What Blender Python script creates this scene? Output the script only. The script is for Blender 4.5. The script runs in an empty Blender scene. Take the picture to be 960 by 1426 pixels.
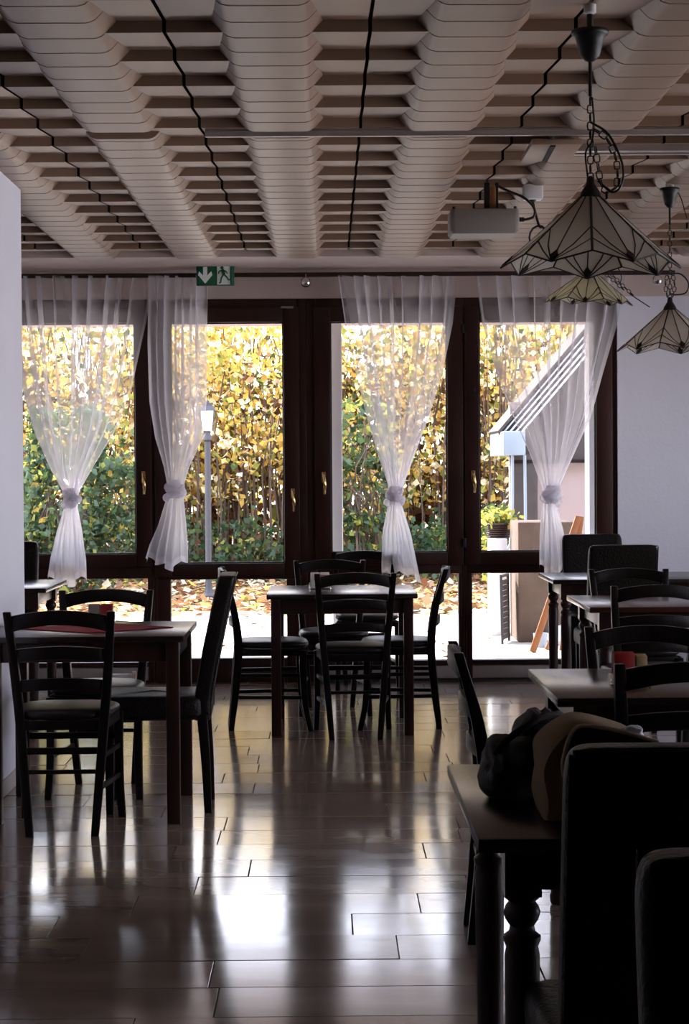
import bpy, bmesh, math, random
import numpy as np
from mathutils import Vector, Matrix, noise
random.seed(7); np.random.seed(7)
S = bpy.context.scene
PI = math.pi

# ------------------------------------------------------------------ camera
W_, H_, F_ = 960, 1426, 2800.0
EYE = Vector((0, 0, 1.40))
cam = bpy.data.objects.new('camera', bpy.data.cameras.new('camera'))
S.collection.objects.link(cam); S.camera = cam
cam.data.sensor_fit = 'HORIZONTAL'; cam.data.sensor_width = 36.0
cam.data.lens = F_ / W_ * 36.0
cam.data.clip_start = .05; cam.data.clip_end = 300
YAW, PITCH, ROLL = 0.00879, 0.02078, -0.0065
CM = Matrix.Rotation(-YAW, 3, 'Z') @ Matrix.Rotation(PI/2 - PITCH, 3, 'X') @ Matrix.Rotation(ROLL, 3, 'Z')
cam.matrix_world = Matrix.Translation(EYE) @ CM.to_4x4()

def ray(px, py):
    return CM @ Vector(((px - W_/2) / F_, -(py - H_/2) / F_, -1.0))
def at(px, py, Y):                      # world point on the plane y = Y
    d = ray(px, py); return EYE + d * (Y / d.y)
def ax(px, py, Y): return at(px, py, Y).x
def az(px, py, Y): return at(px, py, Y).z

# ------------------------------------------------------------------ light
world = bpy.data.worlds.new('sky'); S.world = world; world.use_nodes = True
wn = world.node_tree.nodes; wl = world.node_tree.links
bg = wn['Background']
tc = wn.new('ShaderNodeTexCoord'); sx = wn.new('ShaderNodeSeparateXYZ'); rp = wn.new('ShaderNodeValToRGB')
wl.new(tc.outputs['Generated'], sx.inputs[0]); wl.new(sx.outputs['Z'], rp.inputs[0]); wl.new(rp.outputs[0], bg.inputs[0])
rp.color_ramp.elements[0].position = 0.0; rp.color_ramp.elements[0].color = (.93, .93, 1.0, 1)
rp.color_ramp.elements[1].position = .55; rp.color_ramp.elements[1].color = (.62, .72, 1.0, 1)
bg.inputs[1].default_value = 3.4
sun = bpy.data.objects.new('sun', bpy.data.lights.new('sun', 'SUN')); S.collection.objects.link(sun)
sun.data.energy = 9.0; sun.data.angle = math.radians(1.2); sun.data.color = (1, .90, .74)
sd = Vector((-.75, .62, .80)).normalized()
sun.rotation_euler = sd.to_track_quat('Z', 'Y').to_euler(); sun.location = (-8, 16, 12)
S.view_settings.view_transform = 'Standard'; S.view_settings.look = 'None'
S.view_settings.gamma = 1.0; S.view_settings.exposure = 0.90; S.view_settings.use_curve_mapping = False

# ------------------------------------------------------------------ materials
def mat(name, col, rough=.6, metal=0., spec=.5, var=0., vscale=4., stretch=(1, 1, 1), bump=0., bscale=30., coat=0., col2=None, rvar=0.):
    m = bpy.data.materials.new(name); m.use_nodes = True
    n = m.node_tree.nodes; l = m.node_tree.links; p = n['Principled BSDF']
    p.inputs['Base Color'].default_value = (*col, 1); p.inputs['Roughness'].default_value = rough
    p.inputs['Metallic'].default_value = metal; p.inputs['Specular IOR Level'].default_value = spec
    p.inputs['Coat Weight'].default_value = coat
    t = n.new('ShaderNodeTexCoord'); mp = n.new('ShaderNodeMapping'); mp.inputs['Scale'].default_value = stretch
    l.new(t.outputs['Object'], mp.inputs[0])
    if var or col2 or rvar:
        z = n.new('ShaderNodeTexNoise'); z.inputs['Scale'].default_value = vscale; z.inputs['Detail'].default_value = 5
        l.new(mp.outputs[0], z.inputs['Vector'])
        c2 = col2 or tuple(max(0, c * (1 - var)) for c in col)
        r = n.new('ShaderNodeValToRGB'); r.color_ramp.elements[0].position = .3; r.color_ramp.elements[1].position = .7
        r.color_ramp.elements[0].color = (*c2, 1); r.color_ramp.elements[1].color = (*col, 1)
        l.new(z.outputs['Fac'], r.inputs[0]); l.new(r.outputs[0], p.inputs['Base Color'])
        if rvar:
            q = n.new('ShaderNodeMapRange'); q.inputs['To Min'].default_value = rough - rvar; q.inputs['To Max'].default_value = rough + rvar
            l.new(z.outputs['Fac'], q.inputs['Value']); l.new(q.outputs[0], p.inputs['Roughness'])
    if bump:
        z = n.new('ShaderNodeTexNoise'); z.inputs['Scale'].default_value = bscale; z.inputs['Detail'].default_value = 4
        l.new(mp.outputs[0], z.inputs['Vector'])
        b = n.new('ShaderNodeBump'); b.inputs['Strength'].default_value = bump; b.inputs['Distance'].default_value = .01
        l.new(z.outputs['Fac'], b.inputs['Height']); l.new(b.outputs[0], p.inputs['Normal'])
    return m

def leafmat(name, col, tr=.5):
    m = bpy.data.materials.new(name); m.use_nodes = True
    n = m.node_tree.nodes; l = m.node_tree.links; n.clear()
    o = n.new('ShaderNodeOutputMaterial'); mx = n.new('ShaderNodeMixShader'); mx.inputs[0].default_value = tr
    a = n.new('ShaderNodeBsdfDiffuse'); b = n.new('ShaderNodeBsdfTranslucent')
    a.inputs[0].default_value = (*col, 1); b.inputs[0].default_value = (*[min(1, c * 1.1) for c in col], 1)
    l.new(a.outputs[0], mx.inputs[1]); l.new(b.outputs[0], mx.inputs[2]); l.new(mx.outputs[0], o.inputs[0]); return m

def sheermat():
    m = bpy.data.materials.new('sheer voile'); m.use_nodes = True
    n = m.node_tree.nodes; l = m.node_tree.links; n.clear()
    o = n.new('ShaderNodeOutputMaterial'); mx = n.new('ShaderNodeMixShader'); m2 = n.new('ShaderNodeMixShader')
    d = n.new('ShaderNodeBsdfDiffuse'); t = n.new('ShaderNodeBsdfTranslucent'); tr = n.new('ShaderNodeBsdfTransparent')
    d.inputs[0].default_value = (.92, .90, .93, 1); t.inputs[0].default_value = (.93, .91, .95, 1)
    m2.inputs[0].default_value = .78; l.new(d.outputs[0], m2.inputs[1]); l.new(t.outputs[0], m2.inputs[2])
    a = n.new('ShaderNodeAttribute'); a.attribute_name = 'weave'
    g = n.new('ShaderNodeLayerWeight'); g.inputs[0].default_value = .35
    s = n.new('ShaderNodeMath'); s.operation = 'MULTIPLY_ADD'; s.inputs[1].default_value = .6
    l.new(g.outputs['Facing'], s.inputs[0]); l.new(a.outputs['Fac'], s.inputs[2]); s.use_clamp = True
    l.new(s.outputs[0], mx.inputs[0]); l.new(tr.outputs[0], mx.inputs[1]); l.new(m2.outputs[0], mx.inputs[2])
    l.new(mx.outputs[0], o.inputs[0]); return m

def glassmat(name, tint=(1, 1, 1), strength=1.0):
    m = bpy.data.materials.new(name); m.use_nodes = True
    n = m.node_tree.nodes; l = m.node_tree.links; n.clear()
    o = n.new('ShaderNodeOutputMaterial'); mx = n.new('ShaderNodeMixShader'); f = n.new('ShaderNodeFresnel'); f.inputs[0].default_value = 1.4
    a = n.new('ShaderNodeBsdfTransparent'); a.inputs[0].default_value = (*tint, 1)
    b = n.new('ShaderNodeBsdfGlossy'); b.inputs['Roughness'].default_value = .02
    l.new(f.outputs[0], mx.inputs[0]); l.new(a.outputs[0], mx.inputs[1]); l.new(b.outputs[0], mx.inputs[2]); l.new(mx.outputs[0], o.inputs[0]); return m

def opalmat(name, col):
    m = bpy.data.materials.new(name); m.use_nodes = True
    n = m.node_tree.nodes; l = m.node_tree.links; n.clear()
    o = n.new('ShaderNodeOutputMaterial'); mx = n.new('ShaderNodeMixShader'); mx.inputs[0].default_value = .55
    z = n.new('ShaderNodeTexNoise'); z.inputs['Scale'].default_value = 9; z.inputs['Detail'].default_value = 3
    t = n.new('ShaderNodeTexCoord'); l.new(t.outputs['Object'], z.inputs['Vector'])
    r = n.new('ShaderNodeValToRGB'); r.color_ramp.elements[0].color = (*[c * .78 for c in col], 1); r.color_ramp.elements[1].color = (*col, 1)
    l.new(z.outputs['Fac'], r.inputs[0])
    d = n.new('ShaderNodeBsdfPrincipled'); d.inputs['Roughness'].default_value = .25
    b = n.new('ShaderNodeBsdfTranslucent'); l.new(r.outputs[0], d.inputs['Base Color']); l.new(r.outputs[0], b.inputs[0])
    l.new(d.outputs[0], mx.inputs[1]); l.new(b.outputs[0], mx.inputs[2]); l.new(mx.outputs[0], o.inputs[0]); return m

M = dict(
    wood=mat('dark stained wood', (.009, .005, .004), .38, spec=.20, var=.5, vscale=6, stretch=(3, 3, .6), bump=.12, bscale=40),
    top=mat('dark table top', (.020, .011, .009), .26, var=.4, vscale=3, stretch=(.6, 8, 6), bump=.012, bscale=12),
    topred=mat('reddish table top', (.07, .022, .014), .24, var=.4, vscale=3, stretch=(.6, 8, 6), bump=.012, bscale=12),
    leg=mat('brown table leg wood', (.034, .013, .010), .36, spec=.35, var=.4, vscale=6, stretch=(3, 3, .6), bump=.1),
    vinyl=mat('black vinyl', (.009, .007, .008), .36, spec=.32, bump=.25, bscale=120),
    leather=mat('dark brown leather', (.010, .006, .0045), .44, spec=.20, var=.3, vscale=5, bump=.45, bscale=90),
    frame=mat('brown window frame', (.040, .012, .008), .45, spec=.3, var=.35, vscale=3, stretch=(4, 4, .5), bump=.08),
    rubber=mat('black gasket', (.008, .007, .007), .6),
    plaster=mat('white plaster', (.74, .72, .79), .85, var=.05, vscale=2, bump=.14, bscale=45),
    plain=mat('painted lintel', (.58, .46, .41), .8, bump=.05),
    base=mat('grey sill panel', (.42, .37, .34), .6, var=.15),
    panel=mat('stamped ceiling metal', (.27, .17, .113), .42, var=.10, vscale=1.5, bump=.03, bscale=8),
    black=mat('black void', (.004, .004, .004), .9),
    track=mat('grey aluminium track', (.5, .44, .41), .35, metal=.6),
    tile=mat('polished stone tile', (.27, .19, .145), .12, var=.34, vscale=3.0, stretch=(.7, 2.2, 1), bump=.012, bscale=6, rvar=.05, spec=.5),
    tile2=mat('polished stone tile darker', (.235, .163, .124), .135, var=.38, vscale=3.4, stretch=(.7, 2.2, 1), bump=.012, bscale=7, rvar=.05, spec=.5),
    tile3=mat('polished stone tile lighter', (.30, .215, .165), .11, var=.30, vscale=2.7, stretch=(.7, 2.2, 1), bump=.012, bscale=6, rvar=.05, spec=.5),
    grout=mat('tile grout', (.05, .036, .03), .8),
    brass=mat('brass', (.75, .50, .20), .25, metal=1),
    chrome=mat('chrome', (.8, .8, .8), .12, metal=1),
    iron=mat('black iron', (.012, .010, .010), .45, metal=.3),
    lead=mat('dark lead came', (.02, .016, .014), .5, metal=.3),
    white=mat('white plastic', (.72, .68, .66), .4),
    grey=mat('grey plastic', (.23, .20, .18), .45),
    green=mat('sign green', (.0, .10, .045), .5),
    signwhite=mat('sign white', (.85, .88, .84), .5),
    orange=mat('orange brown wood', (.26, .09, .02), .6, var=.3, vscale=8),
    red=mat('dark red cloth', (.27, .009, .017), .8, bump=.3, bscale=200),
    redp=mat('red packet', (.28, .01, .01), .45),
    wicker=mat('straw packet', (.45, .28, .12), .6, var=.3, vscale=60),
    paper=mat('white paper', (.8, .74, .68), .6),
    concrete=mat('pale patio slab', (.70, .64, .58), .8, var=.12, vscale=2, bump=.1),
    earth=mat('earth', (.16, .09, .045), .95, var=.4, vscale=3, bump=.4, bscale=12),
    render_=mat('grey masonry render', (.13, .092, .07), .9, var=.25, vscale=5, bump=.3, bscale=40),
    extw=mat('white exterior render', (.82, .84, .88), .7, var=.04),
    cream=mat('cream render', (.33, .25, .23), .85, var=.08, vscale=2),
    darkwall=mat('dark annex boards', (.05, .036, .03), .7, var=.3, vscale=3, stretch=(1, 1, 6)),
    gutter=mat('pale gutter metal', (.26, .31, .36), .4, metal=.1),
    pole=mat('grey lamp post paint', (.045, .043, .048), .5),
    lampw=mat('milky lantern glass', (.85, .83, .80), .3),
    bark=mat('grey brown bark', (.17, .11, .075), .9, var=.5, vscale=6, stretch=(4, 4, .5), bump=.5, bscale=20),
    stem=mat('dry brown stem', (.13, .085, .06), .85, var=.4, vscale=4),
    backwall=mat('dim back wall', (.42, .36, .32), .85),
    fabricb=mat('black padded cloth', (.010, .010, .013), .7, bump=.5, bscale=25),
    canvas=mat('tan canvas', (.34, .22, .115), .85, bump=.4, bscale=180, var=.2, vscale=5),
    navy=mat('navy lining', (.012, .016, .045), .7, bump=.3, bscale=60),
    piping=mat('cream piping', (.66, .52, .36), .6),
    glass=glassmat('window glass'), clear=glassmat('clear acrylic', (.9, .9, .9)),
    sheer=sheermat(), opal=opalmat('opal glass', (.84, .78, .70)), opalb=opalmat('cream opal glass', (.88, .84, .66)),
    amber=opalmat('dark glass jewel', (.05, .04, .035)),
)
LEAF = [leafmat('leaf yellow', (.80, .55, .13), .5), leafmat('leaf gold', (.52, .32, .08), .5), leafmat('leaf pale', (.92, .82, .56), .5),
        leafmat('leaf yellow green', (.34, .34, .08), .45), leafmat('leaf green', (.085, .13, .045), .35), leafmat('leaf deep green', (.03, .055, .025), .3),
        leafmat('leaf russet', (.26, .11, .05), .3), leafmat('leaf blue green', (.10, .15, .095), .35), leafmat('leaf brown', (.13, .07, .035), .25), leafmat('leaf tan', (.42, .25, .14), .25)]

# ------------------------------------------------------------------ helpers
def link(o): S.collection.objects.link(o); return o
def tag(o, label=None, cat=None, group=None, kind=None):
    if label: o['label'] = label
    if cat: o['category'] = cat
    if group: o['group'] = group
    if kind: o['kind'] = kind
    return o
def empty(name, label, cat, loc=(0, 0, 0), rz=0., group=None):
    o = link(bpy.data.objects.new(name, None)); o.location = loc; o.rotation_euler = (0, 0, rz); o.empty_display_size = .1
    return tag(o, label, cat, group)
def cr(pts, n=6):                       # Catmull-Rom through points
    P = [Vector(p) for p in pts]; P = [P[0]*2-P[1]] + P + [P[-1]*2-P[-2]]; out = []
    for i in range(1, len(P)-2):
        a, b, c, d = P[i-1:i+3]
        for k in range(n):
            t = k/n; out.append(.5*((2*b)+(c-a)*t+(2*a-5*b+4*c-d)*t*t+(3*b-a-3*c+d)*t**3))
    out.append(P[-2]); return out

class MB:
    def __init__(s): s.v = []; s.f = []; s.mi = []
    def add(s, vs, fs, mi=0):
        o = len(s.v); s.v += [tuple(v) for v in vs]; s.f += [tuple(i+o for i in f) for f in fs]; s.mi += [mi]*len(fs); return s
    def box(s, x0, x1, y0, y1, z0, z1):
        v = [(x, y, z) for z in (z0, z1) for y in (y0, y1) for x in (x0, x1)]
        return s.add(v, [(0, 2, 3, 1), (4, 5, 7, 6), (0, 1, 5, 4), (2, 6, 7, 3), (0, 4, 6, 2), (1, 3, 7, 5)])
    def bar(s, a, b, w, h, up=(0, 0, 1)):  # box from a to b, w sideways, h along up
        a = Vector(a); b = Vector(b); d = (b-a).normalized(); u = Vector(up); r = d.cross(u)
        if r.length < 1e-4: r = d.cross(Vector((0, 1, 0)))
        r.normalize(); u = r.cross(d)
        v = [p + r*i*w/2 + u*j*h/2 for p in (a, b) for j in (-1, 1) for i in (-1, 1)]
        return s.add(v, [(0, 1, 3, 2), (4, 6, 7, 5), (0, 4, 5, 1), (2, 3, 7, 6), (0, 2, 6, 4), (1, 5, 7, 3)])
    def tube(s, path, r, n=8, closed=False):
        P = [Vector(p) for p in path]; L = len(P); rs = r if isinstance(r, (list, tuple)) else [r]*L
        ref = Vector((.13, .31, .94)).normalized(); vs = []
        for i, p in enumerate(P):
            d = (P[(i+1) % L]-P[i-1]) if closed else (P[min(i+1, L-1)]-P[max(i-1, 0)])
            d.normalize(); x = d.cross(ref)
            if x.length < .05: x = d.cross(Vector((1, 0, 0)))
            x.normalize(); y = d.cross(x)
            vs += [p + (x*math.cos(2*PI*k/n)+y*math.sin(2*PI*k/n))*rs[i] for k in range(n)]
        fs = []
        for i in range(L if closed else L-1):
            j = (i+1) % L
            fs += [(i*n+k, i*n+(k+1) % n, j*n+(k+1) % n, j*n+k) for k in range(n)]
        if not closed: fs += [tuple(range(n))[::-1], tuple((L-1)*n+k for k in range(n))]
        return s.add(vs, fs)
    def post(s, path, w, d):            # upright sweep of a rectangle, w, d numbers or lists
        L = len(path); ws = w if isinstance(w, (list, tuple)) else [w]*L; ds = d if isinstance(d, (list, tuple)) else [d]*L
        vs = []
        for p, a, b in zip(path, ws, ds):
            vs += [(p[0]-a/2, p[1]-b/2, p[2]), (p[0]+a/2, p[1]-b/2, p[2]), (p[0]+a/2, p[1]+b/2, p[2]), (p[0]-a/2, p[1]+b/2, p[2])]
        fs = [(i*4+k, i*4+(k+1) % 4, i*4+4+(k+1) % 4, i*4+4+k) for i in range(L-1) for k in range(4)]
        fs += [(3, 2, 1, 0), tuple((L-1)*4+k for k in range(4))]
        return s.add(vs, fs)
    def slat(s, x0, x1, yf, zb, zt, th, n=10):  # curved ladder slat along x
        vs = []
        for i in range(n+1):
            t = i/n; x = x0+(x1-x0)*t; u = 2*t-1; y = yf(u)
            vs += [(x, y-th/2, zb(u)), (x, y+th/2, zb(u)), (x, y+th/2, zt(u)), (x, y-th/2, zt(u))]
        fs = [(i*4+k, i*4+(k+1) % 4, i*4+4+(k+1) % 4, i*4+4+k) for i in range(n) for k in range(4)]
        fs += [(3, 2, 1, 0), tuple(n*4+k for k in range(4))]
        return s.add(vs, fs)
    def lathe(s, prof, n=16, c=(0, 0, 0)):
        vs = [(c[0]+r*math.cos(2*PI*k/n), c[1]+r*math.sin(2*PI*k/n), c[2]+z) for r, z in prof for k in range(n)]
        fs = [(i*n+k, i*n+(k+1) % n, i*n+n+(k+1) % n, i*n+n+k) for i in range(len(prof)-1) for k in range(n)]
        fs += [tuple(range(n))[::-1], tuple((len(prof)-1)*n+k for k in range(n))]
        return s.add(vs, fs)
    def grid(s, fn, nu, nv):
        vs = [fn(i/nu, j/nv) for j in range(nv+1) for i in range(nu+1)]
        return s.add(vs, [(j*(nu+1)+i, j*(nu+1)+i+1, (j+1)*(nu+1)+i+1, (j+1)*(nu+1)+i) for j in range(nv) for i in range(nu)])
    def poly(s, pts, d):                # prism: polygon extruded by vector d
        n = len(pts); d = Vector(d); a = [Vector(p) for p in pts]
        return s.add(a+[p+d for p in a], [tuple(range(n))[::-1], tuple(range(n, 2*n))]+[(i, (i+1) % n, (i+1) % n+n, i+n) for i in range(n)])
    def mesh(s, name, mats, smooth=True, bevel=0., ang=35, fix=True):
        me = bpy.data.meshes.new(name); me.from_pydata(s.v, [], s.f)
        for m in (mats if isinstance(mats, (list, tuple)) else [mats]): me.materials.append(m)
        if any(s.mi): me.polygons.foreach_set('material_index', s.mi)
        if bevel or fix:
            b = bmesh.new(); b.from_mesh(me)
            if fix: bmesh.ops.recalc_face_normals(b, faces=b.faces)
            if bevel:
                es = [e for e in b.edges if len(e.link_faces) == 2 and e.calc_face_angle(0) > .6]
                bmesh.ops.bevel(b, geom=es, offset=bevel, segments=2, profile=.5, affect='EDGES')
            b.to_mesh(me); b.free()
        if smooth: me.shade_smooth(); me.set_sharp_from_angle(angle=math.radians(ang))
        me.update(); return me
    def build(s, name, mats, parent=None, smooth=True, bevel=0., ang=35, fix=True):
        o = link(bpy.data.objects.new(name, s.mesh(name, mats, smooth, bevel, ang, fix))); o.parent = parent; return o
def obj(name, me, parent=None, loc=(0, 0, 0)):
    o = link(bpy.data.objects.new(name, me)); o.parent = parent; o.location = loc; return o
def kids(o): return [c for c in list(bpy.data.objects) if c.parent is o]
def clone(root, loc, rz, label, group=None):
    tree = {}
    for ob in bpy.data.objects:
        if ob.parent: tree.setdefault(ob.parent.name, []).append(ob)
    def rec(o, par):
        c = o.copy(); link(c); c.parent = par
        for k in tree.get(o.name, []): rec(k, c)
        return c
    r = rec(root, None); r.location = loc; r.rotation_euler = (0, 0, rz); r['label'] = label
    if group: r['group'] = group
    return r
def struct(o): o['kind'] = 'structure'; return o

# ------------------------------------------------------------------ room shell
YW = 13.29; CZ = 2.72; XL, XR = -3.4, 3.6; YB = -3.2
floor = struct(MB().box(XL-.2, XR+.2, YB-.2, YW+.02, -.12, -.008).build('floor', M['grout'], smooth=False))
ROW = .2975; Y0 = 7.51 - 20*ROW      # tile rows run across the room, each tile about 0.9 m long
tm = {}
def tile_mesh(L, k):
    key = (round(L, 2), k)
    if key not in tm: tm[key] = MB().box(0.0015, L-.0015, .0015, ROW-.0015, -.010, 0).mesh('tile', M[('tile', 'tile2', 'tile3')[k]], bevel=.0012, smooth=False)
    return tm[key]
rr = random.Random(3)
known = {13: .13, 14: -.30, 15: .20, 16: -.17, 17: .02, 18: -.42, 12: -.3, 11: .342}
r = 0; y = Y0
while y < YW-.05:
    off = rr.uniform(-.45, .45); x = off-4.5*.92
    x = max(x, XL+.0); first = True
    while x < XR-.05:
        L = .92 if not first else round(((off-x) % .92) or .92, 2)
        first = False
        if L < .12: x += L; continue
        L = min(L, XR-x); vis = abs(x+L/2-(y/2800*25)) < y*.19+1.2
        if vis:
            o = obj('tile', tile_mesh(L, rr.choice((0, 0, 1, 2))), floor, (x, y, 0)); o.rotation_euler = (rr.gauss(0, .0022), rr.gauss(0, .0008), 0)
        elif y > 3 and abs(x) < 2.6: obj('tile', tile_mesh(L, 0), floor, (x, y, 0))
        x += L
    y += ROW; r += 1

ceil = struct(MB().box(XL-.2, XR+.2, YB-.2, YW+.4, CZ+.06, CZ+.25).build('ceiling', M['black'], smooth=False))
MB().box(XL, XR, 12.44, YW+.02, CZ, CZ+.055).build('plaster_strip', M['plain'], ceil, smooth=False)
# stamped panels: a sawtooth with risers facing the room, crossed by a hanging ridge in the middle of every panel
PW, PP = .6235, .4225; SX0 = .141; SY0 = 5.69 - 12*PP
def cell_mesh(w, notch=False):
    hi, lo, wb = .030, -.006, .118
    def Sz(t): return lo+(hi-lo)*t
    def Bz(t):
        if notch and t < .36: return .022
        u = t*2 % 1; return -.021+.0016*u
    rows = [(0, hi, Bz(.9999))]
    ts = [0, .12, .25, .38, .4999, .5001, .62, .75, .88, 1]
    if notch: ts = [0, .12, .3599, .3601, .4999, .5001, .62, .75, .88, 1]
    for t in ts: rows.append((t, Sz(t), Bz(min(t, .9999))))
    vs = []
    for t, s, b in rows:
        xc = wb+max(0, min(s-b, .12))*1.0+.001
        bb = min(b, s); xs = [-w/2, -w/2+.004, -xc, -wb-.35*(xc-wb), -wb, -wb+.018, wb-.018, wb, wb+.35*(xc-wb), xc, w/2-.004, w/2]
        zs = [s+.002, s, s, bb+(s-bb)*.28, bb+.002, bb-.003, bb-.003, bb+.002, bb+(s-bb)*.28, s, s, s+.002]
        vs += [(x, t*PP, z) for x, z in zip(xs, zs)]
    n = 12; mb = MB(); mb.add(vs, [(i*n+k, i*n+n+k, i*n+n+k+1, i*n+k+1) for i in range(len(rows)-1) for k in range(n-1)])
    return mb.mesh('ceiling_panel', M['panel'], ang=28, fix=False)
cm = cell_mesh(PW-.0115); cn = cell_mesh(PW-.0115, True)
for k in range(28):
    y = SY0+k*PP
    if y > 12.25: break
    for i in range(-6, 6):
        x = SX0+PW*(i+.5)
        if abs(x+PW/2) > y*.185+1.3 and y > 2: continue
        if x > XR-.1 or x < XL+.1: continue
        obj('ceiling_panel', cn if k == 17 else cm, ceil, (x, y, CZ+.012))

def wall(name, *b, m='plaster'): return struct(MB().box(*b).build(name, M[m], smooth=False))
wall('wall_left', XL-.2, XL, YB, YW+.3, 0, CZ+.2)
wr = MB().box(XR, XR+.2, YB, YW+.3, 2.40, CZ+.2).box(XR, XR+.2, YB, YW+.3, 0, .35).box(XR, XR+.2, 12.9, YW+.3, .35, 2.40).box(XR, XR+.2, YB, 4.4, .35, 2.40)
for k in range(3, 7): wr.box(XR, XR+.2, 1.0+k*1.7-.1, 1.0+k*1.7+.1, .35, 2.40)
struct(wr.build('wall_right', M['plaster'], smooth=False))
for k in range(2, 7):      # the side windows that light the room, just out of the picture
    a, b = 1.0+k*1.7+.1*(k > 0), 1.0+(k+1)*1.7-.1*(k < 6)
    if k == 6: b = 12.9
    w = struct(MB().box(XR+.06, XR+.13, a, a+.07, .35, 2.40).box(XR+.06, XR+.13, b-.07, b, .35, 2.40).box(XR+.06, XR+.13, a, b, .35, .42).box(XR+.06, XR+.13, a, b, 2.33, 2.40).build('window_%d' % (k+3), M['frame'], bevel=.004))
    MB().box(XR+.09, XR+.096, a+.07, b-.07, .42, 2.33).build('glass_pane', M['glass'], w, smooth=False)
wb_ = wall('wall_back', XL, XR, YB-.2, YB, 0, CZ+.2, m='backwall')
pl = wall('wall_stub', -1.85, -1.41, 7.2, 9.36, 0, CZ+.02)
struct(MB().box(-1.41, -1.398, 7.2, 9.36, 0, .07).build('baseboard_left', M['base'], bevel=.003))
FX0 = ax(-2, 610, YW); FX1 = ax(860, 610, YW); ZH = 2.534
wl_ = struct(MB().box(XL, XR, YW-.02, YW+.28, ZH, CZ+.2).build('wall_lintel', M['plain'], smooth=False))
struct(MB().box(FX1, XR, YW-.02, YW+.28, 0, ZH).build('wall_window_right', M['plaster'], smooth=False))
struct(MB().box(XL, FX0, YW-.02, YW+.28, 0, ZH).build('wall_window_left', M['plaster'], smooth=False))
struct(MB().box(XL-1.5, XR+1.5, YW+.28, 16.0, 2.545, 2.66).build('trim_1', M['cream'], bevel=.01))
struct(MB().box(XL-.5, XR+.6, YB-.5, YW+.45, CZ+.26, CZ+.5).build('roof', M['render_'], smooth=False))

# ------------------------------------------------------------------ windows
def X(px): return ax(px, 610, YW)
ZT, ZB, ZB2 = 2.378, .855, .79
bays = [dict(g=(22, 188.7), s=(0, 211), zb=ZB, lo=(22, 204, .692), h=(200, 656, 688, 672), door=False),
        dict(g=(238.5, 395.5), s=(215, 417), zb=ZB2, lo=(236, 398, .683), h=(407.5, 680, 712, 694), door=True),
        dict(g=(461, 623), s=(438, 645), zb=ZB, lo=(451, 638, .712), h=(450.5, 657, 688, 672), door=False),
        dict(g=(667.8, 830), s=(647, 853), zb=ZB, lo=(657, 830, .712), h=(658.5, 655, 686, 670), door=False)]
wins = []
for i, b in enumerate(bays):
    g0, g1 = X(b['g'][0]), X(b['g'][1]); s0, s1 = X(b['s'][0]), X(b['s'][1]); l0, l1 = X(b['lo'][0]), X(b['lo'][1]); lt = b['lo'][2]
    e0 = FX0 if i == 0 else (X(bays[i-1]['s'][1])+s0)/2; e1 = FX1 if i == 3 else (s1+X(bays[i+1]['s'][0]))/2
    fr = MB(); yf, yb = YW, YW+.09; sb = b['zb']-.085
    fr.box(e0, s0+.012, yf, yb, 0, ZH).box(s1-.012, e1, yf, yb, 0, ZH)
    fr.box(s0+.012, s1-.012, yf, yb, ZT+.085, ZH).box(s0+.012, s1-.012, yf, yb, lt, sb+.01)
    fr.box(s0+.012, l0, yf, yb, 0, lt); fr.box(l1, s1-.012, yf, yb, 0, lt); fr.box(l0, l1, yf, yb, .105 if not b['door'] else 0, .138 if not b['door'] else .16)
    w = struct(fr.build('window_%d' % (i+1), M['frame'], bevel=.004)); wins.append(w)
    sa = MB(); ys = YW-.022
    sa.box(s0, g0, ys, yf+.05, sb, ZT+.10).box(g1, s1, ys, yf+.05, sb, ZT+.10).box(g0, g1, ys, yf+.05, ZT, ZT+.10).box(g0, g1, ys, yf+.05, sb, b['zb'])
    sh = sa.build('sash', M['frame'], w, bevel=.006)
    gk = MB(); q = .008
    gk.box(g0, g0+q, yf, yf+.03, b['zb'], ZT).box(g1-q, g1, yf, yf+.03, b['zb'], ZT).box(g0, g1, yf, yf+.03, ZT-q, ZT).box(g0, g1, yf, yf+.03, b['zb'], b['zb']+q)
    gk.build('gasket', M['rubber'], sh)
    MB().box(g0, g1, yf+.012, yf+.018, b['zb'], ZT).build('glass_pane', M['glass'], sh, smooth=False)
    MB().box(l0, l1, yf+.04, yf+.046, .12, lt).build('lower_glass_pane', M['glass'], w, smooth=False)
    if not b['door']:
        MB().box(s0+.012, s1-.012, yf+.004, yf+.05, .018, .10).build('sill_panel', M['base'], w, bevel=.004)
        MB().box(s0+.012, s1-.012, yf-.01, yf+.05, 0, .018).build('sill_strip', M['rubber'], w)
    hx, hy0, hy1, hyp = b['h']; hxw = X(hx)
    hp = MB().box(hxw-.013, hxw+.013, ys-.008, ys, az(hx, hyp, YW)-.002, az(hx, hy0, YW)).build('handle', M['brass'], w, bevel=.003); hp['label'] = 'brass window handle'
    z0, z1 = az(hx, hy1, YW), az(hx, hy0+6, YW)
    MB().tube([(hxw, ys-.004, z1), (hxw, ys-.05, z1)], .009).tube(cr([(hxw, ys-.045, z1+.01), (hxw+.004, ys-.05, z1-.03), (hxw+.008, ys-.05, (z0+z1)/2), (hxw+.006, ys-.046, z0)], 4), [.010]*3+[.011]*7+[.008]*3).build('lever', M['brass'], hp)
    for hz in (ZT-.05, b['zb']+.06):
        hxx = s0-.004 if i in (1, 2) and False else (s1 if i in (0, 2) else s0)
        MB().tube([(hxx, ys-.006, hz-.03), (hxx, ys-.006, hz+.03)], .008, 8).build('hinge', M['rubber'], w)
MB().box(X(393), X(410), YW-.03, YW-.022, 2.468, 2.482).build('closer_plate', M['grey'], wins[1])
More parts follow.
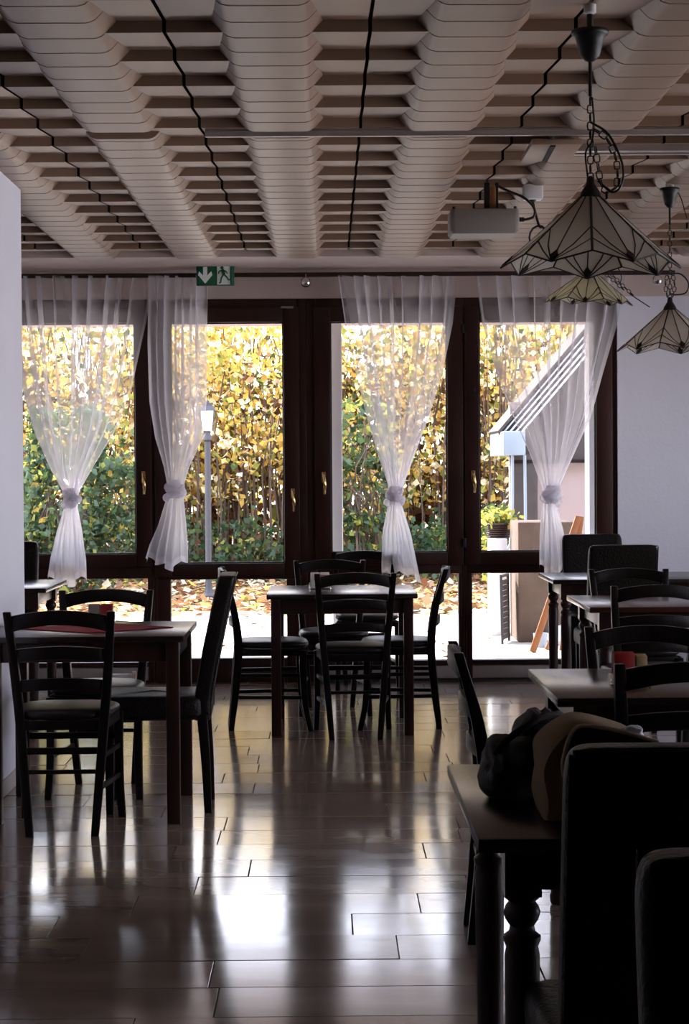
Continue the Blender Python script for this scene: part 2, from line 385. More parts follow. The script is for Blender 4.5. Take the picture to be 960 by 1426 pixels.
struct(MB().box(FX0, FX1, YW+.09, YW+.30, 0.0, .10).build('trim_2', M['base'], bevel=.005))

# curtain rail, chrome bosses
RZ = az(480, 384, 13.12)
rl = MB().box(XL+.3, ax(940, 384, 13.12), 13.10, 13.135, RZ-.006, RZ+.022).build('curtain_rail', M['leg'], bevel=.003)
tag(rl, 'thin dark brown curtain rail running under the ceiling above all the windows', 'curtain rail')
for px, lab in ((426, 'chrome ball boss on the curtain rail between the second and third window'), (916, 'chrome ball boss at the right end of the curtain rail by the white wall')):
    p = at(px, 395, 13.08); e = empty('rail_boss', lab, 'curtain fitting', (p.x, 13.08, RZ-.045), 0, 'chrome rail bosses')
    prof = [(.034*math.sin(PI*k/10)+.0003, -.034*math.cos(PI*k/10)) for k in range(11)]
    MB().lathe(prof, 18).build('ball', M['chrome'], e)
    MB().tube([(0, .0, .03), (0, .02, .05)], .008).build('stem', M['chrome'], e)

# ------------------------------------------------------------------ sheer curtains
def curtain(label, keys, kn, seed, pleats, dens=.16):
    """keys: (py, x_left, x_right) from the rail to the hem, kn: index of the knot row"""
    YC = 13.10; rnd = random.Random(seed)
    ks = [(az((a+b)/2, py, YC), ax(a, py, YC), ax(b, py, YC)) for py, a, b in keys]
    kc = Vector(((ks[kn][1]+ks[kn][2])/2, YC, ks[kn][0]))
    e = empty('curtain', label, 'curtain', (kc.x, YC, 0), 0, 'knotted sheer curtains')
    nv, nu = 110, 260; w0 = ks[0][2]-ks[0][1]
    zs = np.array([k[0] for k in ks]); a_ = np.array([k[1] for k in ks]); b_ = np.array([k[2] for k in ks]); o = np.argsort(zs)
    ph = [rnd.uniform(0, 6.28) for _ in range(4)]
    vs = []; wv = []
    for j in range(nv+1):
        z = ks[0][0]+(ks[-1][0]-ks[0][0])*j/nv
        xl = float(np.interp(z, zs[o], a_[o])); xr = float(np.interp(z, zs[o], b_[o])); w = xr-xl
        comp = min(1, w0/max(w, .02)/5.0)
        below = z < ks[kn][0]
        dk = min(1, abs(z-ks[kn][0])/.35)
        for i in range(nu+1):
            u = i/nu
            # fabric gathers: pleats keep their number while the width shrinks
            uu = u+.012*math.sin(u*23+ph[0])+.02*math.sin(u*9+ph[1])
            f = uu*pleats*(1 if not below else .7)*2*PI
            amp = (.010+.030*min(1, w/.5)*dk)*(.75+.5*math.sin(u*11+ph[2]+z*1.2))
            xx = xl+w*u+.35*w/pleats*math.sin(f+1.3)*(.9)
            yy = YC+.055*(1-dk)*0+amp*math.cos(f)+.012*math.sin(u*40+z*5)*dk+.02*math.sin(u*3+z*2)
            if below: yy += .03*math.cos(u*2*PI)*(1-dk)
            zz = z
            if below and j > nv-14: zz = z+(.03*math.sin(u*7+ph[3])+.02*math.sin(u*17))*(j-(nv-14))/14
            vs.append((xx-kc.x, yy-YC, zz))
            d = dens+.55*max(0, min(1, (w0/max(w, .03)-1.6)/6.5))
            d += .10*max(0, math.sin(f*.5+ph[0]))**6
            if below: d = max(d, .66)
            if below and j > nv-3: d += .25
            if u < .012 or u > .988: d += .25
            wv.append(min(.97, d))
    mb = MB(); mb.v = vs; n = nu+1
    mb.f = [(j*n+i, j*n+i+1, (j+1)*n+i+1, (j+1)*n+i) for j in range(nv) for i in range(nu)]; mb.mi = [0]*len(mb.f)
    c = mb.build('sheer_panel', M['sheer'], e, fix=False, ang=180)
    at_ = c.data.attributes.new('weave', 'FLOAT', 'POINT'); at_.data.foreach_set('value', wv)
    # knot: fabric wound round itself
    k = MB(); R = (ks[kn][2]-ks[kn][1])*.42
    for q in range(3):
        pts = []
        for t in range(20):
            a = 2*PI*t/20; rr_ = R*(1+.18*math.sin(3*a+q*2))
            pts.append((rr_*math.cos(a)*1.0, rr_*math.sin(a)*.75, ks[kn][0]-.025+.026*q+.022*math.sin(a+q*2.1+seed)))
        k.tube(pts, [.021+.007*math.sin(i*.9+q) for i in range(20)], 10, True)
    prof = [(R*.8, -.05), (R*1.05, -.02), (R*1.05, .03), (R*.7, .07)]
    k.lathe(prof, 18, (0, 0, ks[kn][0]))
    ko = k.build('knot', M['sheer'], e, ang=180)
    at_ = ko.data.attributes.new('weave', 'FLOAT', 'POINT'); at_.data.foreach_set('value', [.45]*len(ko.data.vertices))
    return e
curtain('sheer white curtain knotted in the middle at the far left window beside the pillar',
        [(384, 6, 206), (450, 15, 196), (540, 30, 178), (600, 47, 157), (650, 68, 128), (684, 87, 110), (695, 89, 109), (706, 88, 108), (740, 77, 115), (780, 68, 121), (812, 64, 122)], 6, 1, 9, .24)
curtain('narrow sheer white curtain knotted in the middle, beside the exit sign',
        [(384, 206, 285), (480, 205, 284), (560, 208, 284), (610, 216, 280), (650, 228, 262), (672, 232, 256), (683, 231, 255), (696, 230, 255), (730, 219, 258), (765, 206, 260), (786, 201, 260)], 6, 2, 7, .42)
curtain('sheer white curtain knotted in the middle of the third window behind the centre table',
        [(384, 466, 634), (450, 476, 628), (520, 492, 614), (580, 508, 596), (630, 524, 578), (675, 540, 562), (692, 539, 560), (704, 540, 560), (740, 532, 571), (780, 530, 580), (804, 530, 586)], 6, 3, 9, .23)
curtain('sheer white curtain knotted in the middle of the right-hand window beside the white wall',
        [(384, 664, 868), (450, 672, 858), (520, 692, 838), (580, 715, 822), (630, 738, 800), (675, 754, 780), (691, 757, 779), (706, 755, 777), (740, 752, 785), (775, 751, 790), (797, 751, 790)], 6, 4, 9, .20)

# ------------------------------------------------------------------ exit sign
p = at(300, 383, 13.02)
ex = empty('exit_sign', 'green and white emergency exit sign with down arrow and running figure under the ceiling', 'exit sign', (p.x, 13.02, p.z))
MB().box(-.122, .122, -.012, .014, -.069, .069).build('sign_body', M['green'], ex, bevel=.003)
MB().box(.012, .108, -.0145, -.012, -.063, .063).build('figure_field', M['signwhite'], ex)
MB().poly([(-.078, -.016, .052), (-.051, -.016, .052), (-.051, -.016, -.004), (-.026, -.016, .022), (-.018, -.016, .000), (-.0645, -.016, -.056), (-.111, -.016, .000), (-.103, -.016, .022), (-.078, -.016, -.004)], (0, .004, 0)).build('arrow', M['signwhite'], ex, smooth=False)
fg = MB(); fy = -.0165
fg.lathe([(.0002, 0), (.011, .0005), (.011, .003), (.0002, .0035)], 14)
fg.v = [(v[0]+.044, fy+v[2], v[1]+.045) for v in fg.v]
for a, b, w in (((.046, .034), (.056, .002), .020), ((.054, .004), (.040, -.020), .010), ((.040, -.020), (.034, -.052), .009), ((.056, .004), (.074, -.014), .010), ((.074, -.014), (.086, -.034), .009), ((.086, -.034), (.097, -.028), .007),
                ((.044, .030), (.026, .022), .008), ((.026, .022), (.020, .006), .007), ((.052, .028), (.070, .022), .008), ((.070, .022), (.078, .006), .007), ((.034, -.052), (.024, -.053), .008)):
    fg.bar((a[0], fy, a[1]), (b[0], fy, b[1]), w, .004, (0, 1, 0))
fg.box(.096, .108, -.018, -.0145, -.063, .063)
fg.build('running_figure', M['green'], ex, smooth=False)
MB().box(-.138, .138, -.03, .06, .070, CZ-p.z).build('housing', M['plain'], ex, bevel=.012)

# ------------------------------------------------------------------ ceiling fittings
tz = CZ-.022
p0 = at(286, 188, 7.86)
t1 = MB().box(p0.x, XR-.1, 7.84, 7.865, tz, tz+.03).box(p0.x, XR-.1, 7.835, 7.87, tz+.018, tz+.022).build('ceiling_track', M['track'], bevel=.003)
tag(t1, 'long thin grey metal track crossing the ceiling from the second seam rightwards', 'track')
t2 = MB().box(ax(780, 205, 8.15), XR-.1, 8.12, 8.17, tz-.018, tz+.01).box(ax(780, 205, 8.15), XR-.1, 8.24, 8.27, tz-.014, tz+.01).build('ceiling_track', M['track'], bevel=.003)
tag(t2, 'shorter double metal track on the ceiling behind the nearest pendant lamp', 'track')
p = at(768, 205, 8.1)
e = empty('ceiling_hatch', 'square grey plate with a black slot on the ceiling beside the nearest lamp chain', 'ceiling plate', (p.x, 8.1, tz-.03))
MB().box(-.10, .10, -.22, .22, 0, .022).build('plate', M['panel'], e, bevel=.004)
MB().bar((-.015, -.2, -.002), (-.005, .2, -.002), .02, .006).build('slot', M['black'], e)

p = at(673, 312, 9.3)
pj = empty('projector', 'pale grey video projector hanging upside down from the ceiling left of the lamps', 'projector', (p.x, 9.3, p.z))
bd = MB(); hw, hd, hh = .158, .12, .056
def rr_box(mb, hw, hd, z0, z1, r=.02, taper=.008):
    def ring(h, a, z):
        out = []
        for cx, cy, s in ((1, 1, 0), (-1, 1, 1), (-1, -1, 2), (1, -1, 3)):
            for k in range(4): t = (s+k/3)*PI/2; out.append((cx*(h-r)+r*math.cos(t), cy*(a-r)+r*math.sin(t), z))
        return out
    R = [ring(hw-taper, hd-taper, z0), ring(hw, hd, z0+taper*1.4), ring(hw, hd, z1-.006), ring(hw-.004, hd-.004, z1)]
    n = 16; vs = [v for q in R for v in q]
    mb.add(vs, [(i*n+k, i*n+(k+1) % n, i*n+n+(k+1) % n, i*n+n+k) for i in range(3) for k in range(n)]+[tuple(range(n))[::-1], tuple(3*n+k for k in range(n))])
rr_box(bd, hw, hd, -hh, hh, .022, .010)
bd.build('body', M['grey'], pj, ang=40)
MB().box(-.14, .14, -.121, -.119, -.052, -.047).build('seam', M['rubber'], pj)
MB().lathe([(.03, 0), (.032, .012), (.022, .014)], 18, (.06, 0, 0)).build('lens', M['rubber'], pj).rotation_euler = (0, 0, 0)
kids(pj)[-1].location = (0, .12, -.0); kids(pj)[-1].rotation_euler = (-PI/2, 0, 0)
MB().box(-.05, .10, -.06, .06, hh, hh+.01).build('mount_plate', M['iron'], pj, bevel=.002)
MB().box(.005, .03, -.02, .02, hh+.01, CZ-p.z).box(.06, .07, -.02, .02, hh+.01, CZ-p.z).build('mount_post', M['iron'], pj, bevel=.002)
o = MB().box(.032, .058, -.024, .0, hh+.012, CZ-p.z-.02).build('bracket', M['orange'], pj, bevel=.002); o['label'] = 'orange brown bracket plate'
for sx_ in (-.14, .14):
    MB().lathe([(.007, 0), (.007, .012), (.004, .014)], 8, (sx_, -.09, hh)).build('foot', M['rubber'], pj)
cb = [(.16, 0, .02), (.20, -.0, .02), (.235, 0, .035), (.235, 0, .075), (.19, 0, .12), (.12, 0, .15), (.07, .0, .175), (.06, 0, CZ-p.z)]
MB().tube(cr(cb, 6), .006, 6).tube([(.155, 0, .02), (.19, 0, .02)], .011, 8).build('cable', M['iron'], pj)
p = at(742, 250, 9.35)
jb = empty('junction_box', 'small white ceiling socket with a black cable hanging in a loop beside the projector', 'socket', (p.x, 9.35, 0))
MB().box(-.045, .045, -.045, .045, tz-.05, tz+.02).build('box', M['white'], jb, bevel=.008)
q = at(757, 316, 9.35); c0 = tz-.05
MB().lathe([(.018, -.02), (.012, -.03)], 10, (0, 0, c0+.02)).tube(cr([(0, 0, c0), (.01, 0, c0-.05), (.03, 0, c0-.12), (q.x-p.x, 0, q.z)], 5), .006, 6).build('cord', M['iron'], jb)
lp = [(q.x-p.x+.045*math.cos(a)-.02, .0, q.z-.05+.055*math.sin(a)) for a in [i*2*PI/14 for i in range(14)]]
MB().tube(lp, .005, 6, True).tube(cr([(q.x-p.x, 0, q.z), (q.x-p.x+.005, 0, q.z-.07), (q.x-p.x-.03, 0, q.z-.15)], 4), .005, 6).build('cord_loop', M['iron'], jb)

# ------------------------------------------------------------------ pendant lamps
def link_chain(mb, path, L=.030, r=.0022, w=.0085):
    P = [Vector(p) for p in path]; seg = []; tot = 0
    for a, b in zip(P, P[1:]): seg.append((tot, (b-a).length, a, b)); tot += (b-a).length
    n = max(1, int(tot/(L*.78)))
    for i in range(n):
        s = (i+.5)*tot/n
        for t0, l, a, b in seg:
            if t0 <= s <= t0+l+1e-9:
                d = (b-a).normalized(); c = a+d*(s-t0); break
        x = d.cross(Vector((.2, 1, .1))).normalized(); y = d.cross(x)
        sd_ = x if i % 2 else (x*.25+y*.97)
        pts = [c+sd_*w*math.cos(t)+d*(L*.5-.004)*(1 if math.sin(t) > 0 else -1)*min(1, abs(math.sin(t))*1.6) for t in [k*2*PI/10 for k in range(10)]]
        mb.tube(pts, r, 5, True)
def lamp_shade(e, apex, rad, hgt, glass, rot=0., tilt=(0, 0)):
    N = 7
    def pol(r, a, z): return Vector((r*math.cos(a), r*math.sin(a), z))
    T = Matrix.Translation((0, 0, apex)) @ Matrix.Rotation(tilt[0], 4, 'X') @ Matrix.Rotation(tilt[1], 4, 'Y') @ Matrix.Rotation(rot, 4, 'Z')
    A = Vector((0, 0, 0)); edges = set(); panes = []; jewels = []
    Q = [pol(.90*rad, 2*PI*k/N, -.87*hgt) for k in range(N)]
    P = [pol(1.0*rad, 2*PI*(k+.5)/N, -1.0*hgt) for k in range(N)]
    key = lambda v: (round(v.x, 4), round(v.y, 4), round(v.z, 4))
    def pane(*pts):
        panes.append(pts)
        for u, v in zip(pts, pts[1:]+pts[:1]): edges.add(tuple(sorted((key(u), key(v)))))
    for k in range(N):
        p = P[k]; ap = A+(p-A)*.05
        for q in (Q[k], Q[(k+1) % N]):
            aq = A+(q-A)*.05; r1 = A+(q-A)*.62; r2 = A+(q-A)*.81
            m1 = (r1+p)/2; m1 = m1+(q-m1)*.10-(A-m1)*0; m2 = (r2+p)/2; m2 = m2+(q-m2)*.06
            pane(aq, r1, m1, p, ap); pane(r1, r2, m2, p, m1); pane(r2, q, p, m2)
        jewels.append((p, A))
    first = {}
    for pts in panes:
        c = sum(pts, Vector())/len(pts); n_ = (pts[1]-pts[0]).cross(pts[2]-pts[0]).normalized()*.0012
        w = [T @ v for v in pts]; nn = T.to_3x3() @ n_; mb = MB()
        mb.poly([v-nn for v in w], nn*2); mb.build('glass_pane', glass, e, smooth=False)
    ld = MB()
    for a, b in edges:
        a = T @ Vector(a); b = T @ Vector(b); ld.tube([a, b], .0026, 5)
    for i, (q, t) in enumerate(zip(Q, Q)): ld.tube([T @ A, T @ q], .0038, 5)
    ld.build('lead_came', M['lead'], e)
    for p, t in jewels:
        d = (t-p).normalized(); c = p+d*.028; sd_ = d.cross(Vector((p.x, p.y, -.6*rad))).normalized()
        nrm = d.cross(sd_).normalized()*.004
        mb = MB(); pts = [c+d*.022, c+sd_*.012, c-d*.022, c-sd_*.012]
        mb.poly([T @ v for v in [q+nrm*-1 for q in pts]], (T.to_3x3() @ nrm)*2); mb.build('jewel', M['amber'], e, smooth=False)
    MB().lathe([(.004, .035), (.011, .03), (.013, .012), (.028, -.012), (.034, -.03)], 14, (0, 0, apex)).build('cap', M['iron'], e)
    MB().lathe([(.016, -.05), (.020, -.06), (.020, -.10), (.030, -.115), (.030, -.15), (.012, -.17)], 14, (0, 0, apex)).build('bulb_holder', M['white'], e)
def rose(e, z, s=1.):
    MB().lathe([(.052*s, 0), (.055*s, -.006), (.052*s, -.014), (.044*s, -.018), (.036*s, -.045), (.028*s, -.075), (.014*s, -.088), (.006*s, -.092)], 24, (0, 0, z)).build('ceiling_rose', M['iron'], e, ang=50)

p = at(822, 42, 5.81)
l1 = empty('pendant_lamp', 'large nearest stained glass pendant lamp with milky panes on a chain, top right', 'lamp', (p.x, 5.81, 0), 0)
zr = p.z; ap1 = az(822, 262, 5.81)
rose(l1, zr); MB().tube([(0, 0, CZ), (0, 0, zr-.01)], .010, 8).build('hook', M['iron'], l1)
MB().lathe([(.018, 0), (.018, -.05), (.010, -.055)], 12, (.0, 0, zr+.10)).build('terminal_block', M['white'], l1)
mb = MB().tube([(0, 0, zr-.09), (0, 0, zr-.19)], .0055, 8); mb.build('rod', M['iron'], l1)
ch = MB(); link_chain(ch, [(0, 0, zr-.19), (0, 0, ap1+.02)])
link_chain(ch, cr([(.005, -.01, ap1+.17), (.045, -.012, ap1+.14), (.072, -.012, ap1+.08), (.075, -.01, ap1+.015), (.055, -.01, ap1-.01), (.03, -.01, ap1+.01), (.012, -.01, ap1+.12)], 5))
ch.build('chain', M['iron'], l1)
MB().tube(cr([(.006, .01, zr-.19), (.012, .01, zr-.26), (.004, 0, zr-.32), (-.014, .0, ap1+.10), (-.008, 0, ap1+.03)], 5), .003, 6).tube(cr([(0, 0, ap1+.19), (.05, -.02, ap1+.15), (.088, -.02, ap1+.07), (.088, -.02, ap1+.01), (.06, -.02, ap1-.015), (.02, -.01, ap1+.02)], 5), .0035, 6).build('flex', M['iron'], l1)
lamp_shade(l1, ap1, .262, .235, M['opal'], PI/2*3-.10, (.0, .015))

p = at(822, 378, 11.3)
l2 = empty('pendant_lamp', 'cream stained glass pendant lamp, farthest of the three, before the right window', 'lamp', (p.x, 11.3, 0))
ap2 = p.z+.02; rose(l2, CZ-.01, .9)
ch = MB(); link_chain(ch, [(0, 0, CZ-.10), (0, 0, ap2+.02)]); link_chain(ch, cr([(.02, -.03, ap2+.01), (.09, -.09, ap2-.03), (.16, -.14, ap2-.11), (.22, -.16, ap2-.17)], 5)); link_chain(ch, cr([(.03, -.05, ap2-.0), (.10, -.12, ap2-.07), (.17, -.15, ap2-.14)], 5)); ch.build('chain', M['iron'], l2)
MB().tube(cr([(.03, -.05, ap2+.01), (.12, -.08, ap2+.02), (.16, -.10, ap2-.05), (.15, -.14, ap2-.10)], 5), .003, 6).tube([(.2, -.15, ap2-.16), (.31, -.16, ap2-.235)], .003, 6).build('flex', M['iron'], l2)
lamp_shade(l2, ap2, .252, .20, M['opalb'], PI/2*3+.25, (.06, .05))

p = at(933, 262, 9.3)
l3 = empty('pendant_lamp', 'milky stained glass pendant lamp at the right edge, before the white wall', 'lamp', (p.x, 9.3, 0))
zr = p.z; ap3 = az(931, 424, 9.3)
rose(l3, zr, .85); MB().tube([(0, 0, zr), (0, 0, CZ)], .02, 10).build('hook', M['white'], l3)
MB().tube([(0, 0, zr-.07), (0, 0, zr-.17)], .005, 8).build('rod', M['iron'], l3)
ch = MB(); link_chain(ch, [(0, 0, zr-.17), (0, 0, ap3+.02)]); link_chain(ch, cr([(.0, -.01, ap3+.16), (-.022, -.01, ap3+.10), (-.014, -.01, ap3+.03)], 4)); link_chain(ch, cr([(.004, -.01, ap3+.16), (.02, -.01, ap3+.09), (.01, -.01, ap3+.03)], 4)); ch.build('chain', M['iron'], l3)
MB().tube(cr([(.0, 0, ap3+.14), (.05, 0, ap3+.14), (.085, 0, ap3+.10), (.075, 0, ap3+.055), (.03, 0, ap3+.045), (0, 0, ap3+.05)], 5), .0035, 6).tube(cr([(.02, 0, zr-.0), (.05, 0, zr-.04), (.08, 0, zr-.14)], 4), .0025, 6).build('flex', M['iron'], l3)
lamp_shade(l3, ap3, .245, .215, M['opal'], PI/2*3+.52, (.0, 0))

# ------------------------------------------------------------------ chairs
def ladder_chair(label):
    e = empty('ladder_back_chair', label, 'chair', group='dark ladder-back chairs')
    for s in (-1, 1):
        path = cr([(s*.125, -.222, 0), (s*.143, -.196, .22), (s*.163, -.180, .46), (s*.181, -.205, .66), (s*.198, -.262, .868)], 5)
        L = len(path); MB().post(path, [.030+.006*math.sin(PI*i/(L-1)) for i in range(L)], [.030+.014*math.sin(PI*min(1, i/(L-1)*1.1)) for i in range(L)]).build('rear_leg', M['wood'], e, bevel=.004)
        path = cr([(s*.196, .205, 0), (s*.190, .176, .14), (s*.188, .166, .30), (s*.188, .165, .435)], 5)
        MB().post(path, [.030+.006*i/15 for i in range(16)], [.030+.010*i/15 for i in range(16)]).build('front_leg', M['wood'], e, bevel=.004)
    def sl(z, h, arch, hw, yc, name='back_slat', th=.018, curve=.03, ab=None):
        ab = arch if ab is None else ab
        MB().slat(-hw, hw, lambda u: yc-curve*(1-u*u), lambda u: z-h/2+ab*(1-u*u), lambda u: z+h/2+arch*(1-u*u), th).build(name, M['wood'], e, bevel=.003)
    sl(.820, .062, .022, .184, -.247, 'top_rail', .022, .028, .028)
    sl(.695, .050, .014, .172, -.214); sl(.575, .046, .012, .163, -.192)
    # seat pad
    def seat(u, v):
        a = 2*PI*u; t = v*PI; ca, sa = math.cos(a), math.sin(a)
        ex_ = lambda c: math.copysign(abs(c)**.55, c)
        rx, ry = .212, .205; fx = ex_(ca); fy = ex_(sa)
        k = math.sin(t)**.35; taper = 1-.10*(1-fy)/2*1.4
        z = .462+.024*math.copysign(abs(math.cos(t))**.8, math.cos(t))
        return (rx*fx*k*taper, ry*fy*k-.002, z)
    MB().grid(seat, 32, 12).build('seat_pad', M['vinyl'], e, ang=60)
    ap = MB().box(-.175, .175, .150, .172, .405, .442).box(-.150, .150, -.192, -.172, .405, .442)
    for s in (-1, 1): ap.bar((s*.160, -.18, .423), (s*.186, .16, .423), .02, .037)
    ap.build('seat_frame', M['wood'], e, bevel=.002)
    for z, hh_ in ((.325, .026), (.245, .016)):
        yb = -.180-.035*(1-z/.46)
        MB().box(-.150, .150, yb-.008, yb+.008, z-hh_/2, z+hh_/2).build('stretcher', M['wood'], e, bevel=.002)
    MB().box(-.188, .188, .160, .175, .325, .351).build('stretcher', M['wood'], e, bevel=.002)
    for s in (-1, 1):
        for z in (.300, .180):
            MB().bar((s*(.150 if z > .2 else .140), -.190-.012*(z < .2), z), (s*.190, .172, z), .014, .020).build('stretcher', M['wood'], e, bevel=.002)
    return e
def padded_box(mb, pts_fn, nu=28, nv=14): mb.grid(pts_fn, nu, nv)
def parsons_chair(label):
    e = empty('leather_high_back_chair', label, 'chair', group='dark leather high-back chairs')
    def sq(c, p): return math.copysign(abs(c)**p, c)
    def back(u, v):   # superellipsoid slab leaning backwards
        a = 2*PI*u; t = v*PI; k = 0 if v in (0, 1) else math.sin(t)**.12
        x = .195*sq(math.cos(a), .14)*k; y = .036*sq(math.sin(a), .35)*k
        zz = .675+.298*sq(math.cos(t), .14)
        y += -.20-.110*max(0, (zz-.45)/.54)**1.15
        y += .006*math.sin(zz*30)*(1 if y > -.2 else 0)*0
        return (x, y, zz)
    MB().grid(back, 56, 30).build('backrest', M['leather'], e, ang=50)
    sb_ = MB()
    for s in (-1, 1):
        pts = [(s*.190, -.236-.110*max(0, (z-.45)/.54)**1.15, z) for z in [.40+.0563*i for i in range(11)]]
        sb_.tube(pts, .0035, 5)
    pts = [(x, -.341, .967) for x in (-.187, -.1, 0, .1, .187)]
    sb_.tube(pts, .0035, 5); sb_.build('seam_piping', M['leather'], e)
    def seat(u, v):
        a = 2*PI*u; t = v*PI; k = 0 if v in (0, 1) else math.sin(t)**.18
        return (.215*sq(math.cos(a), .22)*k, .215*sq(math.sin(a), .22)*k+.005, .43+.05*sq(math.cos(t), .5)+.008*(1-math.cos(a)**2*.5)*(math.cos(t) > 0))
    MB().grid(seat, 48, 16).build('seat', M['leather'], e, ang=50)
    for s in (-1, 1):
        path = cr([(s*.170, -.222, 0), (s*.178, -.215, .2), (s*.18, -.20, .41)], 5)
        MB().post(path, [.028+.010*i/10 for i in range(11)], [.03+.012*i/10 for i in range(11)]).build('leg', M['wood'], e, bevel=.003)
        path = [(s*.178, .178, 0), (s*.178, .178, .2), (s*.178, .178, .40)]
        MB().post(path, [.03, .036, .042], [.03, .036, .042]).build('leg', M['wood'], e, bevel=.003)
    return e
# x, y, heading (0 = sitter faces away from the camera, +y), label
LC = [(.137, 10.62, .03, 'dark ladder-back chair on the near side of the centre table, its back to the camera'),
      (-.31, 10.96, -PI/2+.06, 'dark ladder-back chair at the left side of the centre table, seen from the side'),
      (.385, 10.97, PI/2-.05, 'dark ladder-back chair at the right side of the centre table, seen from the side'),
      (.03, 11.62, PI+.06, 'dark ladder-back chair on the far side of the centre table facing the camera'),
      (.25, 12.90, PI+.03, 'dark ladder-back chair standing alone against the third window behind the centre table'),
      (-1.03, 7.93, .02, 'dark ladder-back chair on the near side of the left table with the red cloth'),
      (-1.0, 8.78, PI-.02, 'dark ladder-back chair on the far side of the left table with the red cloth'),
      (.645, 6.02, -PI/2-.02, 'dark ladder-back chair at the left end of the second right table beyond the bags'),
      (.985, 5.73, .03, 'black ladder-back chair with its back to the camera at the table holding the red packets'),
      (1.06, 6.47, PI-.06, 'dark brown ladder-back chair with a broad arched rail behind the table holding the red packets'),
      (1.49, 9.36, .03, 'dark ladder-back chair with its back to the camera at the reddish-topped table'),
      (1.60, 10.36, PI+.02, 'dark ladder-back chair on the far side of the reddish-topped table')]
proto = ladder_chair(LC[0][3]); proto.location = (LC[0][0], LC[0][1], 0); proto.rotation_euler = (0, 0, LC[0][2])
for x, y, a, lab in LC[1:]: clone(proto, (x, y, 0), a, lab)
PC = [(-.72, 8.38, PI/2+.02, 'dark leather high-back chair at the right end of the left table, seen from the side'),
      (.56, 3.40, 0.0, 'dark leather high-back chair in the foreground hiding part of the tan bag'),
      (.535, 1.92, PI, 'darkest leather high-back chair nearest the camera at the bottom right corner'),
      (1.65, 11.52, .02, 'brown leather high-back chair on the near side of the far right table'),
      (1.725, 12.78, PI, 'brown leather high-back chair farthest back on the right, against the white wall'),
      (-1.98, 12.15, PI, 'dark leather high-back chair at the far left table, mostly behind the pillar')]
proto2 = parsons_chair(PC[0][3]); proto2.location = (PC[0][0], PC[0][1], 0); proto2.rotation_euler = (0, 0, PC[0][2])
for x, y, a, lab in PC[1:]: clone(proto2, (x, y, 0), a, lab)

# ------------------------------------------------------------------ tables
def table(label, x0, x1, y0, y1, kind='square', top='top', rz=0., group='dark wooden dining tables'):
    cx, cy = (x0+x1)/2, (y0+y1)/2; hx, hy = (x1-x0)/2, (y1-y0)/2
    e = empty('dining_table', label, 'table', (cx, cy, 0), rz, group)
    MB().box(-hx, hx, -hy, hy, .724, .75).build('tabletop', M[top], e, bevel=.004)
    if kind == 'square':
        ins = .022; w = .052
        ap = MB(); q = ins+w/2
        for s in (-1, 1):
            ap.box(-hx+q, hx-q, s*(hy-q)-.010, s*(hy-q)+.010, .645, .724); ap.box(s*(hx-q)-.010, s*(hx-q)+.010, -hy+q, hy-q, .645, .724)
        ap.build('apron', M['leg'], e, bevel=.002)
        lg = MB().box(-w/2, w/2, -w/2, w/2, 0, .723).mesh('leg', M['leg'], bevel=.003)
    else:
        ins = .052; w = .066; q = ins+w/2
        ap = MB()
        for s in (-1, 1):
            ap.box(-hx+q, hx-q, s*(hy-q)-.012, s*(hy-q)+.012, .645, .724); ap.box(s*(hx-q)-.012, s*(hx-q)+.012, -hy+q, hy-q, .645, .724)
            ap.box(-hx+q, hx-q, s*(hy-q+.010)-.006, s*(hy-q+.010)+.006, .649, .657)
        ap.build('apron', M['leg'], e, bevel=.002)
        mb = MB().box(-w/2, w/2, -w/2, w/2, .635, .723)
        pr = [(.020, 0), (.025, .01), (.026, .03), (.022, .04), (.025, .06), (.028, .20), (.031, .40), (.032, .525), (.029, .54), (.034, .552), (.034, .560), (.024, .568), (.022, .578), (.030, .590), (.034, .602), (.030, .614), (.024, .622), (.033, .630), (.033, .637)]
        mb.lathe(pr, 16); lg = mb.mesh('leg', M['leg'], ang=40)
    for sx_ in (-1, 1):
        for sy_ in (-1, 1): obj('leg', lg, e, (sx_*(hx-q), sy_*(hy-q), 0))
    return e
table('square dark table in the centre of the room in front of the third window', -.32, .474, 10.53, 11.36, group='square-legged tables')
table('square dark table on the left with the red cloth across it', -1.372, -.568, 7.93, 8.73, group='square-legged tables')
table('dark table in the right foreground with the bags on it', .262, 1.30, 3.52, 4.42, 'turned', group='turned-leg tables')
table('dark table on the right holding the red and straw packets', .650, 1.55, 5.68, 6.52, 'turned', group='turned-leg tables')
table('reddish-topped turned-leg table on the right, third from the camera', 1.228, 2.20, 9.39, 10.30, 'turned', 'topred', group='turned-leg tables')
table('dark turned-leg table at the far right by the white wall', 1.322, 2.55, 11.75, 12.58, 'turned', group='turned-leg tables')
table('dark turned-leg table at the far left, half hidden by the pillar', -2.5, -1.575, 11.25, 12.15, 'turned', group='turned-leg tables')

# red cloth: a square laid diagonally
e = empty('table_cloth', 'dark red cloth laid cornerwise across the left table', 'cloth', (-.965, 8.34, .7515))
def clothf(u, v):
    a = (u-.5)*.70; b = (v-.5)*.70; x = (a-b)*.46; y = (a+b)*.36
    return (x, y, .0015+.0015*math.sin(u*19)*math.cos(v*15))
mb = MB().grid(clothf, 20, 20); c = mb.build('cloth', M['red'], e, ang=60)
MB().tube([clothf(u, 0) for u in [i/20 for i in range(21)]]+[clothf(1, v) for v in [i/20 for i in range(1, 21)]]+[clothf(1-u, 1) for u in [i/20 for i in range(1, 21)]]+[clothf(0, 1-v) for v in [i/20 for i in range(1, 20)]], .0022, 5, True).build('hem', M['red'], e)

